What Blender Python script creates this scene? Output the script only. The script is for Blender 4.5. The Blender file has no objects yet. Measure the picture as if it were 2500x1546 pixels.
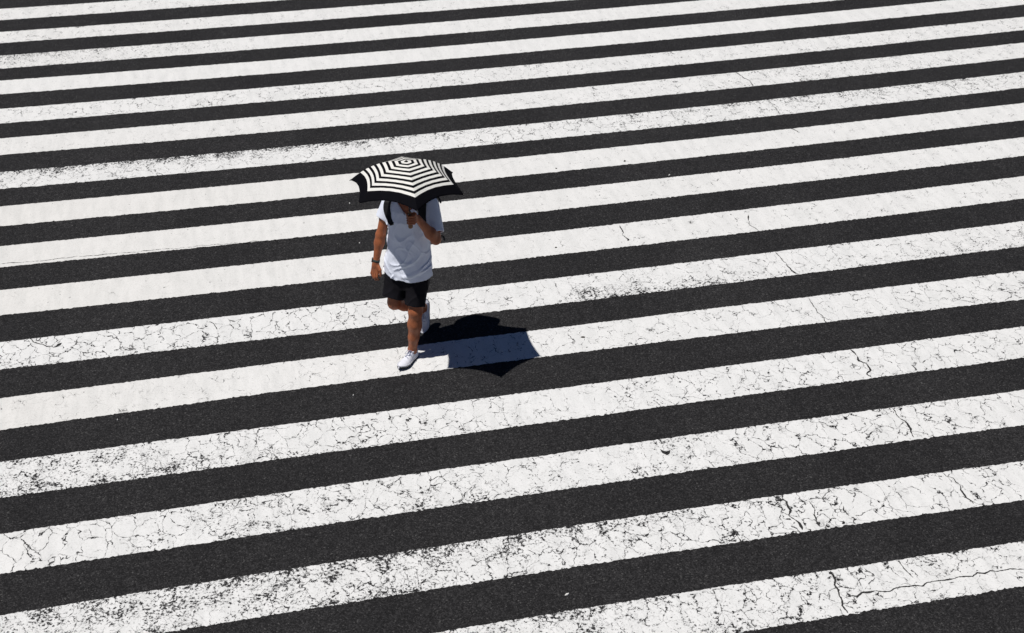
import bpy, math, random
import numpy as np
from mathutils import Matrix, Vector

random.seed(7)
rng = np.random.default_rng(11)
scene = bpy.context.scene

# ------------------------------------------------------------------ camera
CAM_H = 6.9406
cr = Vector((0.97524061, -0.22111898, -0.0034856))
cu = Vector((0.11941181, 0.51326622, 0.84988153))
cw = Vector((0.1861359, 0.8292552, -0.52696228))
cam_d = bpy.data.cameras.new("camera")
cam = bpy.data.objects.new("camera", cam_d)
scene.collection.objects.link(cam)
m3 = Matrix((cr, cu, -cw)).transposed()
cam.matrix_world = Matrix.Translation((0, 0, CAM_H)) @ m3.to_4x4()
cam_d.sensor_width = 36.0
cam_d.lens = 3500.0 / 2500.0 * 36.0
cam_d.clip_start = 0.1
cam_d.clip_end = 2000.0
cam_d.dof.use_dof = True
cam_d.dof.focus_distance = 12.0
cam_d.dof.aperture_fstop = 3.5
scene.camera = cam

# ------------------------------------------------------------------ light
SUN = Vector((0.388, 0.117, -1.0))                  # the way the light travels
elev = math.atan2(1.0, math.hypot(SUN.x, SUN.y))
rot = math.atan2(-SUN.x, -SUN.y)
world = bpy.data.worlds.new("World")
scene.world = world
world.use_nodes = True
wn = world.node_tree
wn.nodes.clear()
sky = wn.nodes.new("ShaderNodeTexSky")
sky.sky_type = 'NISHITA'
sky.sun_disc = False
sky.sun_elevation = elev
sky.sun_rotation = rot
sky.air_density = 0.42
sky.dust_density = 0.3
sky.ozone_density = 10.0
bg = wn.nodes.new("ShaderNodeBackground")
bg.inputs[1].default_value = 0.05
wo = wn.nodes.new("ShaderNodeOutputWorld")
wn.links.new(sky.outputs[0], bg.inputs[0])
wn.links.new(bg.outputs[0], wo.inputs[0])
sd = bpy.data.lights.new("sun", 'SUN')
sd.energy = 5.0
sd.angle = math.radians(0.5)
sd.color = (1.0, 0.965, 0.92)
sun = bpy.data.objects.new("sun", sd)
scene.collection.objects.link(sun)
sun.rotation_euler = SUN.to_track_quat('-Z', 'Y').to_euler()
sun.location = (0, 0, 30)
scene.view_settings.view_transform = 'Standard'
scene.view_settings.look = 'None'
scene.view_settings.exposure = -0.38
scene.view_settings.gamma = 1.0

# ------------------------------------------------------------------ helpers
def link(name, me, mat=None, parent=None, smooth=True):
    o = bpy.data.objects.new(name, me)
    scene.collection.objects.link(o)
    if mat is not None:
        for m in (mat if isinstance(mat, (list, tuple)) else [mat]):
            me.materials.append(m)
    if parent is not None:
        o.parent = parent
    if smooth and len(me.polygons):
        me.polygons.foreach_set("use_smooth", [True] * len(me.polygons))
    return o

def mesh_of(name, V, Fc):
    me = bpy.data.meshes.new(name)
    me.from_pydata([tuple(map(float, v)) for v in V], [], [tuple(map(int, f)) for f in Fc])
    me.update()
    return me

def quads_mesh(name, V, Q):
    """fast mesh from numpy verts (n,3) and quads (m,4)"""
    V = np.asarray(V, np.float32); Q = np.asarray(Q, np.int32)
    me = bpy.data.meshes.new(name)
    me.vertices.add(len(V)); me.vertices.foreach_set("co", V.ravel())
    me.loops.add(Q.size); me.loops.foreach_set("vertex_index", Q.ravel())
    me.polygons.add(len(Q))
    me.polygons.foreach_set("loop_start", np.arange(0, Q.size, 4, dtype=np.int32))
    me.update(calc_edges=True)
    me.validate()
    return me

def tube(pts, rad, seg=8, cap=True):
    """tube along points; rad scalar or list -> verts, faces"""
    pts = [Vector(p) for p in pts]
    n = len(pts)
    rad = [rad] * n if not hasattr(rad, '__len__') else rad
    V, Fc = [], []
    up = None
    for i, p in enumerate(pts):
        t = (pts[min(i + 1, n - 1)] - pts[max(i - 1, 0)]).normalized()
        if up is None:
            up = t.orthogonal().normalized()
        up = (up - t * up.dot(t)).normalized()
        s = t.cross(up)
        for k in range(seg):
            a = 2 * math.pi * k / seg
            V.append(p + (up * math.cos(a) + s * math.sin(a)) * rad[i])
    for i in range(n - 1):
        for k in range(seg):
            a, b = i * seg + k, i * seg + (k + 1) % seg
            Fc.append((a, b, b + seg, a + seg))
    if cap:
        Fc.append(tuple(range(seg))[::-1])
        Fc.append(tuple((n - 1) * seg + k for k in range(seg)))
    return V, Fc

def join(parts):
    V, Fc = [], []
    for v, f in parts:
        o = len(V)
        V += list(v)
        Fc += [tuple(i + o for i in q) for q in f]
    return V, Fc

def cr_spline(P, n=8):
    P = [np.array(p, float) for p in P]
    P = [2 * P[0] - P[1]] + P + [2 * P[-1] - P[-2]]
    out = []
    for i in range(1, len(P) - 2):
        for k in range(n):
            t = k / n
            a, b, c, d = P[i - 1], P[i], P[i + 1], P[i + 2]
            out.append(.5 * (2 * b + (c - a) * t + (2 * a - 5 * b + 4 * c - d) * t * t + (3 * b - a - 3 * c + d) * t ** 3))
    out.append(P[-2])
    return out

class Nt:
    """tiny node helper"""
    def __init__(s, name):
        s.m = bpy.data.materials.new(name); s.m.use_nodes = True
        s.t = s.m.node_tree; s.t.nodes.clear()
        s.out = s.n("ShaderNodeOutputMaterial"); s.b = s.n("ShaderNodeBsdfPrincipled")
        s.l(s.b.outputs[0], s.out.inputs[0])
    def n(s, kind, **kw):
        x = s.t.nodes.new(kind)
        for k, v in kw.items(): setattr(x, k, v)
        return x
    def l(s, a, b): s.t.links.new(a, b)
    def put(s, sock, v):
        if hasattr(v, "is_output") or isinstance(v, bpy.types.NodeSocket): s.l(v, sock)
        else: sock.default_value = v
    def math(s, op, a, b=0.0, c=0.0, clamp=False):
        x = s.n("ShaderNodeMath", operation=op, use_clamp=clamp)
        s.put(x.inputs[0], a); s.put(x.inputs[1], b); s.put(x.inputs[2], c)
        return x.outputs[0]
    def noise(s, co, scale, detail=2.0, rough=0.5, dist=0.0):
        x = s.n("ShaderNodeTexNoise")
        s.l(co, x.inputs["Vector"]); x.inputs["Scale"].default_value = scale
        x.inputs["Detail"].default_value = detail; x.inputs["Roughness"].default_value = rough
        x.inputs["Distortion"].default_value = dist
        return x
    def smooth(s, v, a, b, to0=0.0, to1=1.0):
        x = s.n("ShaderNodeMapRange", interpolation_type='SMOOTHSTEP')
        s.put(x.inputs[0], v); s.put(x.inputs[1], a); s.put(x.inputs[2], b)
        x.inputs[3].default_value = to0; x.inputs[4].default_value = to1
        return x.outputs[0]
    def mix(s, f, a, b, mode='MIX'):
        x = s.n("ShaderNodeMix", data_type='RGBA', blend_type=mode)
        s.put(x.inputs[0], f); s.put(x.inputs[6], a); s.put(x.inputs[7], b)
        return x.outputs[2]
    def ramp(s, v, stops):
        x = s.n("ShaderNodeValToRGB"); s.l(v, x.inputs[0])
        e = x.color_ramp.elements
        while len(e) < len(stops): e.new(0.5)
        for i, (p, c) in enumerate(stops):
            e[i].position = p; e[i].color = (*c, 1) if len(c) == 3 else c
        return x.outputs[0]
    def bump(s, h, strength, dist):
        x = s.n("ShaderNodeBump"); s.l(h, x.inputs["Height"])
        x.inputs["Strength"].default_value = strength; x.inputs["Distance"].default_value = dist
        s.l(x.outputs[0], s.b.inputs["Normal"])
    def set(s, **kw):
        for k, v in kw.items(): s.put(s.b.inputs[k.replace('_', ' ')], v)
        return s

def asphalt_color(N, co):
    """dark aggregate: returns colour and height"""
    v = N.n("ShaderNodeTexVoronoi"); N.l(co, v.inputs["Vector"]); v.inputs["Scale"].default_value = 105
    sep = N.n("ShaderNodeSeparateColor"); N.l(v.outputs["Color"], sep.inputs[0])
    stone = N.ramp(sep.outputs[0], [(0.0, (.0085, .0082, .0087)), (0.5, (.0178, .0172, .0182)), (0.8, (.031, .0303, .0316)), (0.97, (.043, .042, .043)), (1.0, (.085, .084, .083))])
    g = N.noise(co, 160, 2, .6)
    fine = N.ramp(g.outputs[0], [(0.3, (.35, .35, .35)), (0.7, (1.55, 1.55, 1.55))])
    a = N.mix(1.0, stone, fine, 'MULTIPLY')
    bm_ = N.n("ShaderNodeMapping"); N.l(co, bm_.inputs[0]); bm_.inputs["Scale"].default_value = (1.6, .45, 1); bm_.inputs["Rotation"].default_value = (0, 0, .12)
    big = N.noise(bm_.outputs[0], 0.55, 5, .62)
    tone = N.ramp(big.outputs[0], [(0.3, (.76, .755, .765)), (0.7, (1.22, 1.22, 1.21))])
    a = N.mix(1.0, a, tone, 'MULTIPLY')
    mid = N.noise(co, 9.0, 4, .65)
    tone2 = N.ramp(mid.outputs[0], [(0.35, (.88, .88, .88)), (0.65, (1.12, 1.12, 1.12))])
    a = N.mix(1.0, a, tone2, 'MULTIPLY')
    h = N.math('ADD', N.math('MULTIPLY', v.outputs["Distance"], -1.0), g.outputs[0])
    return a, h

def objco(N):
    return N.n("ShaderNodeTexCoord").outputs["Object"]

# --- asphalt
N = Nt("asphalt"); co = objco(N)
a, h = asphalt_color(N, co)
N.set(Base_Color=a, Roughness=0.9); N.b.inputs["Specular IOR Level"].default_value = 0.25
N.bump(h, 0.55, 0.004)
M_ASPH = N.m

# --- worn road paint: attributes crack / wear / cream steer the damage
N = Nt("road_paint"); co = objco(N)
at = lambda n: N.n("ShaderNodeAttribute", attribute_name=n).outputs["Fac"]
crack, wear, cream = at("crack"), at("wear"), at("cream")
w1 = N.noise(co, 3.2, 3, .55); w2 = N.noise(co, 17, 4, .65)
def warp(amount1, amount2):
    v1 = N.n("ShaderNodeVectorMath", operation='MULTIPLY_ADD'); N.l(w1.outputs["Color"], v1.inputs[0])
    v1.inputs[1].default_value = (amount1,) * 3; N.l(co, v1.inputs[2])
    v2 = N.n("ShaderNodeVectorMath", operation='MULTIPLY_ADD'); N.l(w2.outputs["Color"], v2.inputs[0])
    v2.inputs[1].default_value = (amount2,) * 3; N.l(v1.outputs[0], v2.inputs[2])
    return v2.outputs[0]
wc = warp(.30, .075)
mp = N.n("ShaderNodeMapping"); N.l(wc, mp.inputs[0]); mp.inputs["Scale"].default_value = (1.3, .78, 1)
vo = N.n("ShaderNodeTexVoronoi", feature='DISTANCE_TO_EDGE'); N.l(mp.outputs[0], vo.inputs["Vector"]); vo.inputs["Scale"].default_value = 6.2
vo2 = N.n("ShaderNodeTexVoronoi", feature='DISTANCE_TO_EDGE'); N.l(mp.outputs[0], vo2.inputs["Vector"]); vo2.inputs["Scale"].default_value = 14
patch = N.noise(co, 2.6, 3, .6).outputs[0]           # where cracks open
patch2 = N.noise(co, 7.0, 3, .6).outputs[0]
# width of main cracks in voronoi units (1 unit ~ 0.16 m)
open1 = N.smooth(N.math('ADD', patch2, N.math('MULTIPLY', crack, .24)), .50, .90)
wid = N.math('MULTIPLY', N.math('MULTIPLY', open1, N.math('POWER', crack, .55)), .024)
jit = N.noise(co, 55, 2, .6).outputs[0]
jitn = N.noise(co, 20, 3, .7).outputs[0]
wid = N.math('MULTIPLY', wid, N.math('MULTIPLY_ADD', jitn, 6.5, -2.35))
c1 = N.smooth(N.math('SUBTRACT', wid, vo.outputs[0]), -.002, .006)
open2 = N.smooth(N.math('ADD', patch, N.math('MULTIPLY', wear, .22)), .50, .88)
wid2 = N.math('MULTIPLY', N.math('MULTIPLY', open2, wear), .075)
wid2 = N.math('MULTIPLY', wid2, N.math('MULTIPLY_ADD', jitn, 6.5, -2.4))
c2 = N.smooth(N.math('SUBTRACT', wid2, vo2.outputs[0]), -.01, .03)
# blotchy scuffing, gathered round the cracks
n3 = N.noise(co, 44, 6, .74).outputs[0]
n4 = N.noise(co, 5.5, 4, .6).outputs[0]
near = N.smooth(vo.outputs[0], .0, .16, 1.0, 0.0)
sc = N.math('ADD', n3, N.math('MULTIPLY', N.math('SUBTRACT', n4, .5), .5))
sc = N.math('ADD', sc, N.math('MULTIPLY', near, .045))
sc = N.math('ADD', sc, N.math('MULTIPLY', wear, .225))
c3 = N.smooth(sc, .712, .766)
c3 = N.math('MULTIPLY', c3, N.smooth(wear, .02, .25))
# a few pits everywhere
n5 = N.noise(co, 24, 2, .5).outputs[0]
c4 = N.smooth(n5, .735, .765)
# hairline cracks that only darken
vo3 = N.n("ShaderNodeTexVoronoi", feature='DISTANCE_TO_EDGE'); N.l(wc, vo3.inputs["Vector"]); vo3.inputs["Scale"].default_value = 5.0
hair = N.math('MULTIPLY', N.smooth(vo3.outputs[0], .004, .022, 1.0, 0.0), N.smooth(patch2, .46, .62))
hair = N.math('MULTIPLY', hair, N.math('MULTIPLY_ADD', crack, .55, .12), clamp=True)
gone = N.math('MAXIMUM', N.math('MAXIMUM', c1, c2), N.math('MAXIMUM', c3, N.math('MULTIPLY', c4, .8)), clamp=True)
asp, ah = asphalt_color(N, co)
mp2 = N.n("ShaderNodeMapping"); N.l(co, mp2.inputs[0]); mp2.inputs["Scale"].default_value = (7, 1.3, 1)
streak = N.noise(mp2.outputs[0], 1.6, 5, .6).outputs[0]
grime = N.ramp(streak, [(0.25, (.87, .875, .875)), (0.6, (1, 1, 1))])
speck = N.ramp(N.noise(co, 95, 3, .7).outputs[0], [(0.28, (.80, .80, .79)), (0.5, (1, 1, 1))])
white = N.mix(cream, (.806, .808, .802, 1), (.768, .758, .735, 1))
white = N.mix(1.0, white, grime, 'MULTIPLY')
white = N.mix(1.0, white, speck, 'MULTIPLY')
white = N.mix(hair, white, (.30, .30, .295, 1))
full = N.mix(gone, white, asp)
N.set(Base_Color=full, Roughness=0.7); N.b.inputs["Specular IOR Level"].default_value = 0.3
hh = N.math('ADD', N.math('MULTIPLY', gone, -1.0), N.math('MULTIPLY', n3, .25))
N.bump(hh, 0.35, 0.003)
M_PAINT = N.m

N = Nt("crack_dark"); co = objco(N)
N.set(Base_Color=N.ramp(N.noise(co, 70, 3, .6).outputs[0], [(.3, (.010, .010, .011)), (.7, (.035, .034, .034))]), Roughness=0.95)
M_CRACK = N.m

# ------------------------------------------------------------------ road
def flat(name, x0, y0, x1, y1, z, mat, kind=None):
    me = mesh_of(name, [(x0, y0, z), (x1, y0, z), (x1, y1, z), (x0, y1, z)], [(0, 1, 2, 3)])
    o = link(name, me, mat, smooth=False)
    if kind: o["kind"] = kind
    return o
road = flat("road", -400, -400, 400, 500, 0.0, M_ASPH, "structure")

# painted edges: world (x, y) at the left, middle and right, surveyed from the place
EDG = {
 2: [(-2.76, 20.567), (4.55, 20.46)], 3: [(-2.73, 20.102), (4.5, 19.99)],
 4: [(-2.69, 19.622), (4.4, 19.52)], 5: [(-2.66, 19.191), (4.3, 19.068)],
 6: [(-2.63, 18.722), (4.2, 18.623)], 7: [(-2.59, 18.256), (4.09, 18.149)],
 8: [(-2.56, 17.844), (3.99, 17.72), (11.6, 17.87)], 9: [(-2.53, 17.393), (3.89, 17.266), (11.32, 17.414)],
 10: [(-2.5, 16.927), (3.79, 16.837), (11.07, 16.971)], 11: [(-2.46, 16.481), (3.69, 16.383), (10.81, 16.51)],
 12: [(-2.43, 16.048), (3.6, 15.966), (10.57, 16.088)], 13: [(-2.4, 15.587), (3.49, 15.489), (10.29, 15.605)],
 14: [(-2.37, 15.129), (3.39, 15.052), (10.04, 15.168)], 15: [(-2.34, 14.698), (3.28, 14.595), (9.78, 14.704)],
 16: [(-2.31, 14.276), (3.2, 14.202), (9.54, 14.284)], 17: [(-2.27, 13.814), (3.09, 13.74), (9.28, 13.826)],
 18: [(-2.24, 13.376), (3.0, 13.323), (9.03, 13.392)], 19: [(-2.21, 12.937), (2.89, 12.872), (8.78, 12.948)],
 20: [(-2.18, 12.479), (2.79, 12.425), (8.51, 12.48)], 21: [(-2.14, 12.005), (2.68, 11.944), (8.24, 11.997)],
 22: [(-2.11, 11.53), (2.58, 11.503), (7.98, 11.537)], 23: [(-2.07, 11.068), (2.48, 11.037), (7.7, 11.056)],
 24: [(-2.04, 10.616), (2.39, 10.635), (7.45, 10.614)], 25: [(-2.01, 10.146), (2.29, 10.199), (7.18, 10.129)],
 26: [(-1.98, 9.704), (2.17, 9.699), (6.93, 9.702)], 27: [(-1.94, 9.238), (2.07, 9.244), (6.67, 9.234)],
 28: [(-1.91, 8.8), (1.97, 8.819), (6.41, 8.785)], 29: [(-1.88, 8.343), (1.87, 8.367), (6.15, 8.329)],
 30: [(-1.85, 7.91), (1.77, 7.936), (5.91, 7.898)], 31: [(-1.8, 7.47), (1.67, 7.495), (5.65, 7.455)],
 32: [(-1.8, 7.03), (1.58, 7.07), (5.41, 7.025)], 33: [(-1.8, 6.58), (1.5, 6.61), (5.16, 6.59)],
}
def edge_fn(k):
    if k in EDG:
        P = EDG[k]
        if len(P) == 2:
            P = P + [(11.5, P[0][1] + (P[1][1] - P[0][1]) * .1)]
        c = np.polyfit([p[0] for p in P], [p[1] for p in P], 2)
        a, b = P[0][0] - .5, P[-1][0] + .5
        def f(x):
            xc = np.clip(x, a, b)
            y = np.polyval(c, xc)
            return y + (x - xc) * (2 * c[0] * xc + c[1]) * .3
        return f
    y0 = 21.424 - .45 * k
    return lambda x: np.full_like(x, y0)

# wear keys along each stripe: fractions 0..1 across the picture -> (crack, wear_far_edge, wear_near_edge, cream)
WK = {
 1: [(0, .55, .2, .2, .3), (.3, .5, .1, .1, .2), (1, .3, .1, .1, .2)],
 2: [(0, .7, .15, .2, .4), (.3, .45, .1, .1, .2), (1, .35, .1, .1, .2)],
 3: [(0, .6, .75, .6, .4), (.15, .5, .5, .45, .2), (.25, .3, .15, .15, .2), (1, .35, .2, .2, .2)],
 4: [(0, .2, .05, .05, .3), (.4, .15, 0, 0, .2), (.6, .25, .1, .15, .1), (1, .3, .2, .3, .2)],
 5: [(0, .8, .1, .2, .1), (.4, .8, .1, .15, .1), (.6, .5, .3, .25, .1), (1, .6, .3, .4, .2)],
 6: [(0, .35, .1, .25, .5), (.3, .5, .1, .2, .3), (.5, .6, .2, .3, .1), (.75, .55, .45, .5, .1), (1, .5, .4, .3, .2)],
 7: [(0, .9, .9, .15, .1), (.18, .8, 1.0, .1, .0), (.32, .8, .85, .1, .0), (.45, .9, .3, .15, 0), (.6, .8, .6, .3, 0), (.75, .7, .75, .3, 0), (.88, .9, .6, .2, .1), (1, .9, .5, .3, .2)],
 8: [(0, .1, 0, 0, .9), (.35, .12, 0, 0, .6), (.5, .3, .05, .05, .3), (1, .45, .1, .1, .2)],
 9: [(0, .1, 0, 0, .8), (.35, .15, 0, .05, .5), (.6, .45, .05, .1, .3), (1, .5, .05, .1, .2)],
 10: [(0, .15, 0, .05, .9), (.35, .25, .05, .1, .4), (.6, .45, .05, .2, .2), (1, .55, .1, .15, .2)],
 11: [(0, 1.15, .1, .35, 0), (.3, 1.1, .1, .35, 0), (.505, .7, .05, .2, 0), (.52, .8, .3, .95, 0), (.64, .75, .25, .85, 0), (.75, .8, .1, .3, 0), (.92, .7, .3, .6, .1), (1, .7, .3, .6, .1)],
 12: [(0, .45, .1, .15, .9), (.2, .45, .1, .1, .4), (.5, .75, .1, .2, .1), (.7, .7, .1, .2, 0), (1, .9, .1, .4, .1)],
 13: [(0, .5, .8, .8, 0), (.1, .6, .65, .8, 0), (.2, 1.0, .25, .65, 0), (.4, 1.0, .15, .5, 0), (.54, .5, .05, .15, 0), (.56, .9, .3, .4, 0), (.8, .9, .15, .2, 0), (1, .9, .1, .15, .1)],
 14: [(0, 1.3, .05, .2, .2), (.08, 1.1, .1, .2, .1), (.16, .9, .55, .6, 0), (.4, 1.0, .35, .6, 0), (.57, .6, .4, .45, 0), (.62, .8, .6, .5, 0), (.75, 1.1, .3, .2, 0), (1, .9, .2, .2, .1)],
 15: [(0, .7, .85, .75, 0), (.2, .9, .8, .7, 0), (.32, 1.0, .95, .65, 0), (.5, 1.1, .75, .6, 0), (.62, 1.15, .6, .35, 0), (.75, 1.2, .3, .2, 0), (.85, .9, .1, .1, .1), (1, 1.0, .15, .15, .1)],
 16: [(0, .9, .6, .6, 0), (.5, .9, .7, .7, 0), (.7, 1.1, .5, .6, 0), (.8, 1.1, .3, .4, 0), (.93, .8, .6, .3, .1), (1, .8, .4, .3, .1)],
}
WK[0] = WK[1]; WK[17] = WK[16]
LBL = {1: "pale stripe at the very top of the crossing, just entering the frame at upper left",
 7: "stripe with its far edge scuffed to grey, just behind the umbrella",
 9: "smooth stripe with one long crack along its near edge, left of the shoulders",
 11: "cracked stripe behind the walker's knees, badly scuffed on its near edge to the right",
 12: "stripe the walker's front shoe stands on, with the umbrella shadow across it",
 15: "most heavily worn and speckled stripe, second from the bottom",
 16: "cracked stripe cut off by the bottom edge, with a long dark crack at right"}

def stripe(n):
    ft, fb = edge_fn(2 * n), edge_fn(2 * n + 1)
    step = .009 if n > 8 else .014
    x = np.arange(-6.5, 14.5, step)
    keep = (x > -5.6) & (x < 14.2) if n < 9 else (x > -5.6) & (x < 12.4)
    x = x[keep]
    m = len(x)
    def rag(amp):
        j = rng.normal(0, 1, m)
        j = np.convolve(j, [.25, .5, .25], 'same') * amp * 1.35
        k = rng.normal(0, 1, m // 14 + 3)
        j += np.interp(np.arange(m), np.arange(len(k)) * 14, k) * .0013
        k = rng.normal(0, 1, m // 90 + 3)
        return j + np.interp(np.arange(m), np.arange(len(k)) * 90, k) * .0010
    yt, yb = ft(x) + rag(.0032), fb(x) + rag(.0042) + .0065 * np.clip(rng.normal(-.9, 1, m), 0, 2)
    # picture fraction of each x along this stripe (the wear is where it is on the road)
    P = EDG.get(2 * n, [(-2.8, 0), (11.5, 0)])
    xl, xr = P[0][0], (P[-1][0] if len(P) > 2 else 11.5)
    fr = np.clip((x - xl) / (xr - xl), 0, 1)
    # perspective: fraction in picture vs along the road is close to linear here
    K = np.array(WK[n], float)
    val = [np.interp(fr, K[:, 0], K[:, i]) for i in (1, 2, 3, 4)]
    rows = [0, .2, .45, .75, 1]
    V = np.zeros((5, m, 3)); A = np.zeros((3, 5, m))
    for i, t in enumerate(rows):
        V[i, :, 0] = x; V[i, :, 1] = yt * (1 - t) + yb * t; V[i, :, 2] = .004
        A[0, i] = val[0]
        far, nearv = val[1], val[2]
        A[1, i] = far * max(0, 1 - t * 1.5) + nearv * max(0, (t - .35) / .65) + .35 * (far + nearv) * (1 - abs(2 * t - 1)) * .5
        A[2, i] = val[3]
    idx = np.arange(5 * m).reshape(5, m)
    Q = np.stack([idx[1:, :-1], idx[1:, 1:], idx[:-1, 1:], idx[:-1, :-1]], -1).reshape(-1, 4)
    me = quads_mesh("crosswalk_stripe", V.reshape(-1, 3), Q)
    for nm, arr in zip(("crack", "wear", "cream"), A):
        at = me.attributes.new(nm, 'FLOAT', 'POINT'); at.data.foreach_set("value", arr.astype(np.float32).ravel())
    o = link("crosswalk_stripe", me, M_PAINT, road, smooth=False)
    if n in LBL: o["label"] = LBL[n]
    return o
for n in range(1, 17):
    stripe(n)

# ---- particular long cracks, each a thin dark ribbon lying in the paint
def pix(px, py, z=0.0):
    d = cr * ((px - 1250) / 3500) - cu * ((py - 773) / 3500) + cw
    return Vector((0, 0, CAM_H)) + d * ((z - CAM_H) / d.z)
CR = [  # source-photo survey points, half width in m
 ([(1798, 178), (1812, 190), (1830, 198), (1834, 206), (1839, 211)], .007),
 ([(1875, 246), (1890, 262), (1900, 275), (1904, 280)], .004),
 ([(1904, 284), (1912, 296), (1920, 306), (1930, 314), (1952, 325)], .007),
 ([(1893, 615), (1905, 632), (1917, 645), (1930, 660), (1947, 671)], .006),
 ([(1975, 730), (1982, 745), (1992, 757), (2004, 772), (2017, 792)], .005),
 ([(2074, 853), (2093, 870), (2098, 880), (2113, 891), (2124, 905), (2120, 915), (2132, 922)], .006),
 ([(2178, 996), (2190, 1012), (2197, 1023), (2215, 1037), (2222, 1050), (2232, 1070)], .0065),
 ([(1512, 551), (1518, 567), (1527, 577), (1532, 590)], .0045),
 ([(1828, 526), (1826, 540), (1830, 549), (1842, 556), (1850, 565)], .0030),
 ([(1910, 1207), (1915, 1222), (1928, 1243), (1930, 1262), (1950, 1278), (1961, 1295)], .007),
 ([(1972, 1226), (1985, 1245), (1992, 1260), (1994, 1276)], .0045),
 ([(2057, 1236), (2068, 1255), (2072, 1262)], .007),
 ([(2300, 1155), (2320, 1165), (2340, 1180), (2345, 1198), (2358, 1216), (2375, 1232)], .005),
 ([(2025, 1395), (2036, 1415), (2043, 1445), (2055, 1470), (2062, 1490), (2070, 1500)], .0075),
 ([(2060, 1462), (2110, 1450), (2170, 1443), (2225, 1432), (2290, 1420), (2345, 1412), (2388, 1403), (2440, 1392), (2500, 1389)], .0055),
 ([(2190, 1368), (2197, 1380), (2215, 1398), (2228, 1412)], .004),
 ([(1614, 1098), (1620, 1106), (1628, 1110), (1637, 1101)], .014),
 ([(0, 645), (60, 641), (140, 633), (220, 625), (330, 617), (430, 607), (540, 597), (640, 590), (760, 580), (850, 571)], .0022),
 ([(70, 1362), (60, 1330), (80, 1345)], .004),
 ([(1800, 1310), (1812, 1330), (1822, 1345)], .005),
 ([(60, 822), (100, 842), (130, 850), (150, 838)], .007),
 ([(510, 785), (525, 793), (530, 806)], .006),
]
def crack(P, hw):
    W = [pix(*p) for p in P]
    S = []
    for i in range(len(W) - 1):
        L = (W[i + 1] - W[i]).length
        k = max(2, int(L / .012))
        for j in range(k):
            S.append(W[i].lerp(W[i + 1], j / k))
    S.append(W[-1])
    n = len(S)
    lo = rng.normal(0, 1, n // 4 + 3); lo = np.interp(np.arange(n), np.arange(len(lo)) * 4, lo)
    w = np.abs(rng.normal(0, 1, n // 5 + 3)); w = np.interp(np.arange(n), np.arange(len(w)) * 5, w)
    V, Fc = [], []
    for i in range(n):
        t = (S[min(i + 1, n - 1)] - S[max(0, i - 1)]).normalized()
        s = Vector((-t.y, t.x, 0))
        taper = min(1, i / 3 + .15, (n - 1 - i) / 3 + .15)
        p = S[i] + s * float(lo[i]) * .007
        hwi = hw * taper * (.35 + .75 * float(w[i]))
        for sg in (-1, 1):
            q = p + s * sg * (hwi + float(rng.normal(0, .0015)))
            V.append((q.x, q.y, .0062))
    for i in range(n - 1):
        Fc.append((2 * i, 2 * i + 2, 2 * i + 3, 2 * i + 1))
    o = link("road_crack", mesh_of("road_crack", V, Fc), M_CRACK, road, smooth=False)
for P, hw in CR:
    crack(P, hw)

# ------------------------------------------------------------------ small litter
def plain(name, col, rough=.6, spec=.4, **kw):
    N = Nt(name); co = objco(N)
    n = N.noise(co, kw.get('scale', 40), 3, .6)
    c = N.mix(1.0, (*col, 1), N.ramp(n.outputs[0], [(.3, (kw.get('lo', .85),) * 3), (.7, (kw.get('hi', 1.1),) * 3)]), 'MULTIPLY')
    N.set(Base_Color=c, Roughness=rough); N.b.inputs["Specular IOR Level"].default_value = spec
    if kw.get('bump'): N.bump(n.outputs[0], kw['bump'], .01)
    return N.m
M_PAPER = plain("paper", (.8, .79, .76)); M_LEAF = plain("dry_leaf", (.035, .028, .02), lo=.6, hi=1.3)
def litter(px, py, w, h, rz, mat, name, label, cat):
    p = pix(px, py)
    V = []; n = 7
    top = []
    for k in range(n):
        a = 2 * math.pi * k / n; r = .75 + .35 * random.random()
        top.append((math.cos(a) * w * r, math.sin(a) * h * r))
    z0 = .0045
    V = [(x, y, z0) for x, y in top] + [(x * .8, y * .8, z0 + .006 + .006 * random.random()) for x, y in top] + [(0, 0, z0 + .008)]
    Fc = [(k, (k + 1) % n, n + (k + 1) % n, n + k) for k in range(n)] + [(n + k, n + (k + 1) % n, 2 * n) for k in range(n)] + [tuple(range(n))[::-1]]
    o = link(name, mesh_of(name, V, Fc), mat, smooth=False)
    o.location = (p.x, p.y, 0.0); o.rotation_euler = (0, 0, rz)
    o["label"] = label; o["category"] = cat; o["group"] = "bits of litter on the crossing"
for a in [
 (854, 498, .011, .009, .4, M_PAPER, "paper_scrap", "white paper scrap on asphalt just left of the umbrella", "litter"),
 (878, 595, .006, .005, .1, M_PAPER, "paper_scrap", "tiny white scrap on asphalt left of the walker's bare forearm", "litter"),
 (863, 967, .007, .006, .9, M_PAPER, "paper_scrap", "white speck of paper on asphalt below and left of the front shoe", "litter"),
 (1634, 429, .011, .007, .2, M_PAPER, "paper_scrap", "white paper scrap on asphalt up and right of the umbrella", "litter"),
 (287, 1027, .006, .005, .2, M_PAPER, "paper_scrap", "white speck of paper on asphalt at far left below the middle", "litter"),
 (1385, 1453, .020, .008, .3, M_PAPER, "paper_scrap", "flat pale strip of paper on asphalt near the bottom edge", "litter"),
 (1525, 395, .015, .011, .6, M_LEAF, "dry_leaf", "dark dry leaf on the near edge of a white stripe, upper right", "leaf"),
 (1357, 606, .014, .008, .2, M_LEAF, "dry_leaf", "dark curled leaf on a white stripe right of the walker", "leaf"),
 (1423, 825, .022, .009, -.4, M_LEAF, "dry_leaf", "long dark leaf on the stripe right of the umbrella shadow", "leaf"),
 (1358, 413, .012, .007, .2, M_LEAF, "dry_leaf", "small dark leaf on a stripe just right of the umbrella", "leaf"),
]: litter(*a)

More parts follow.
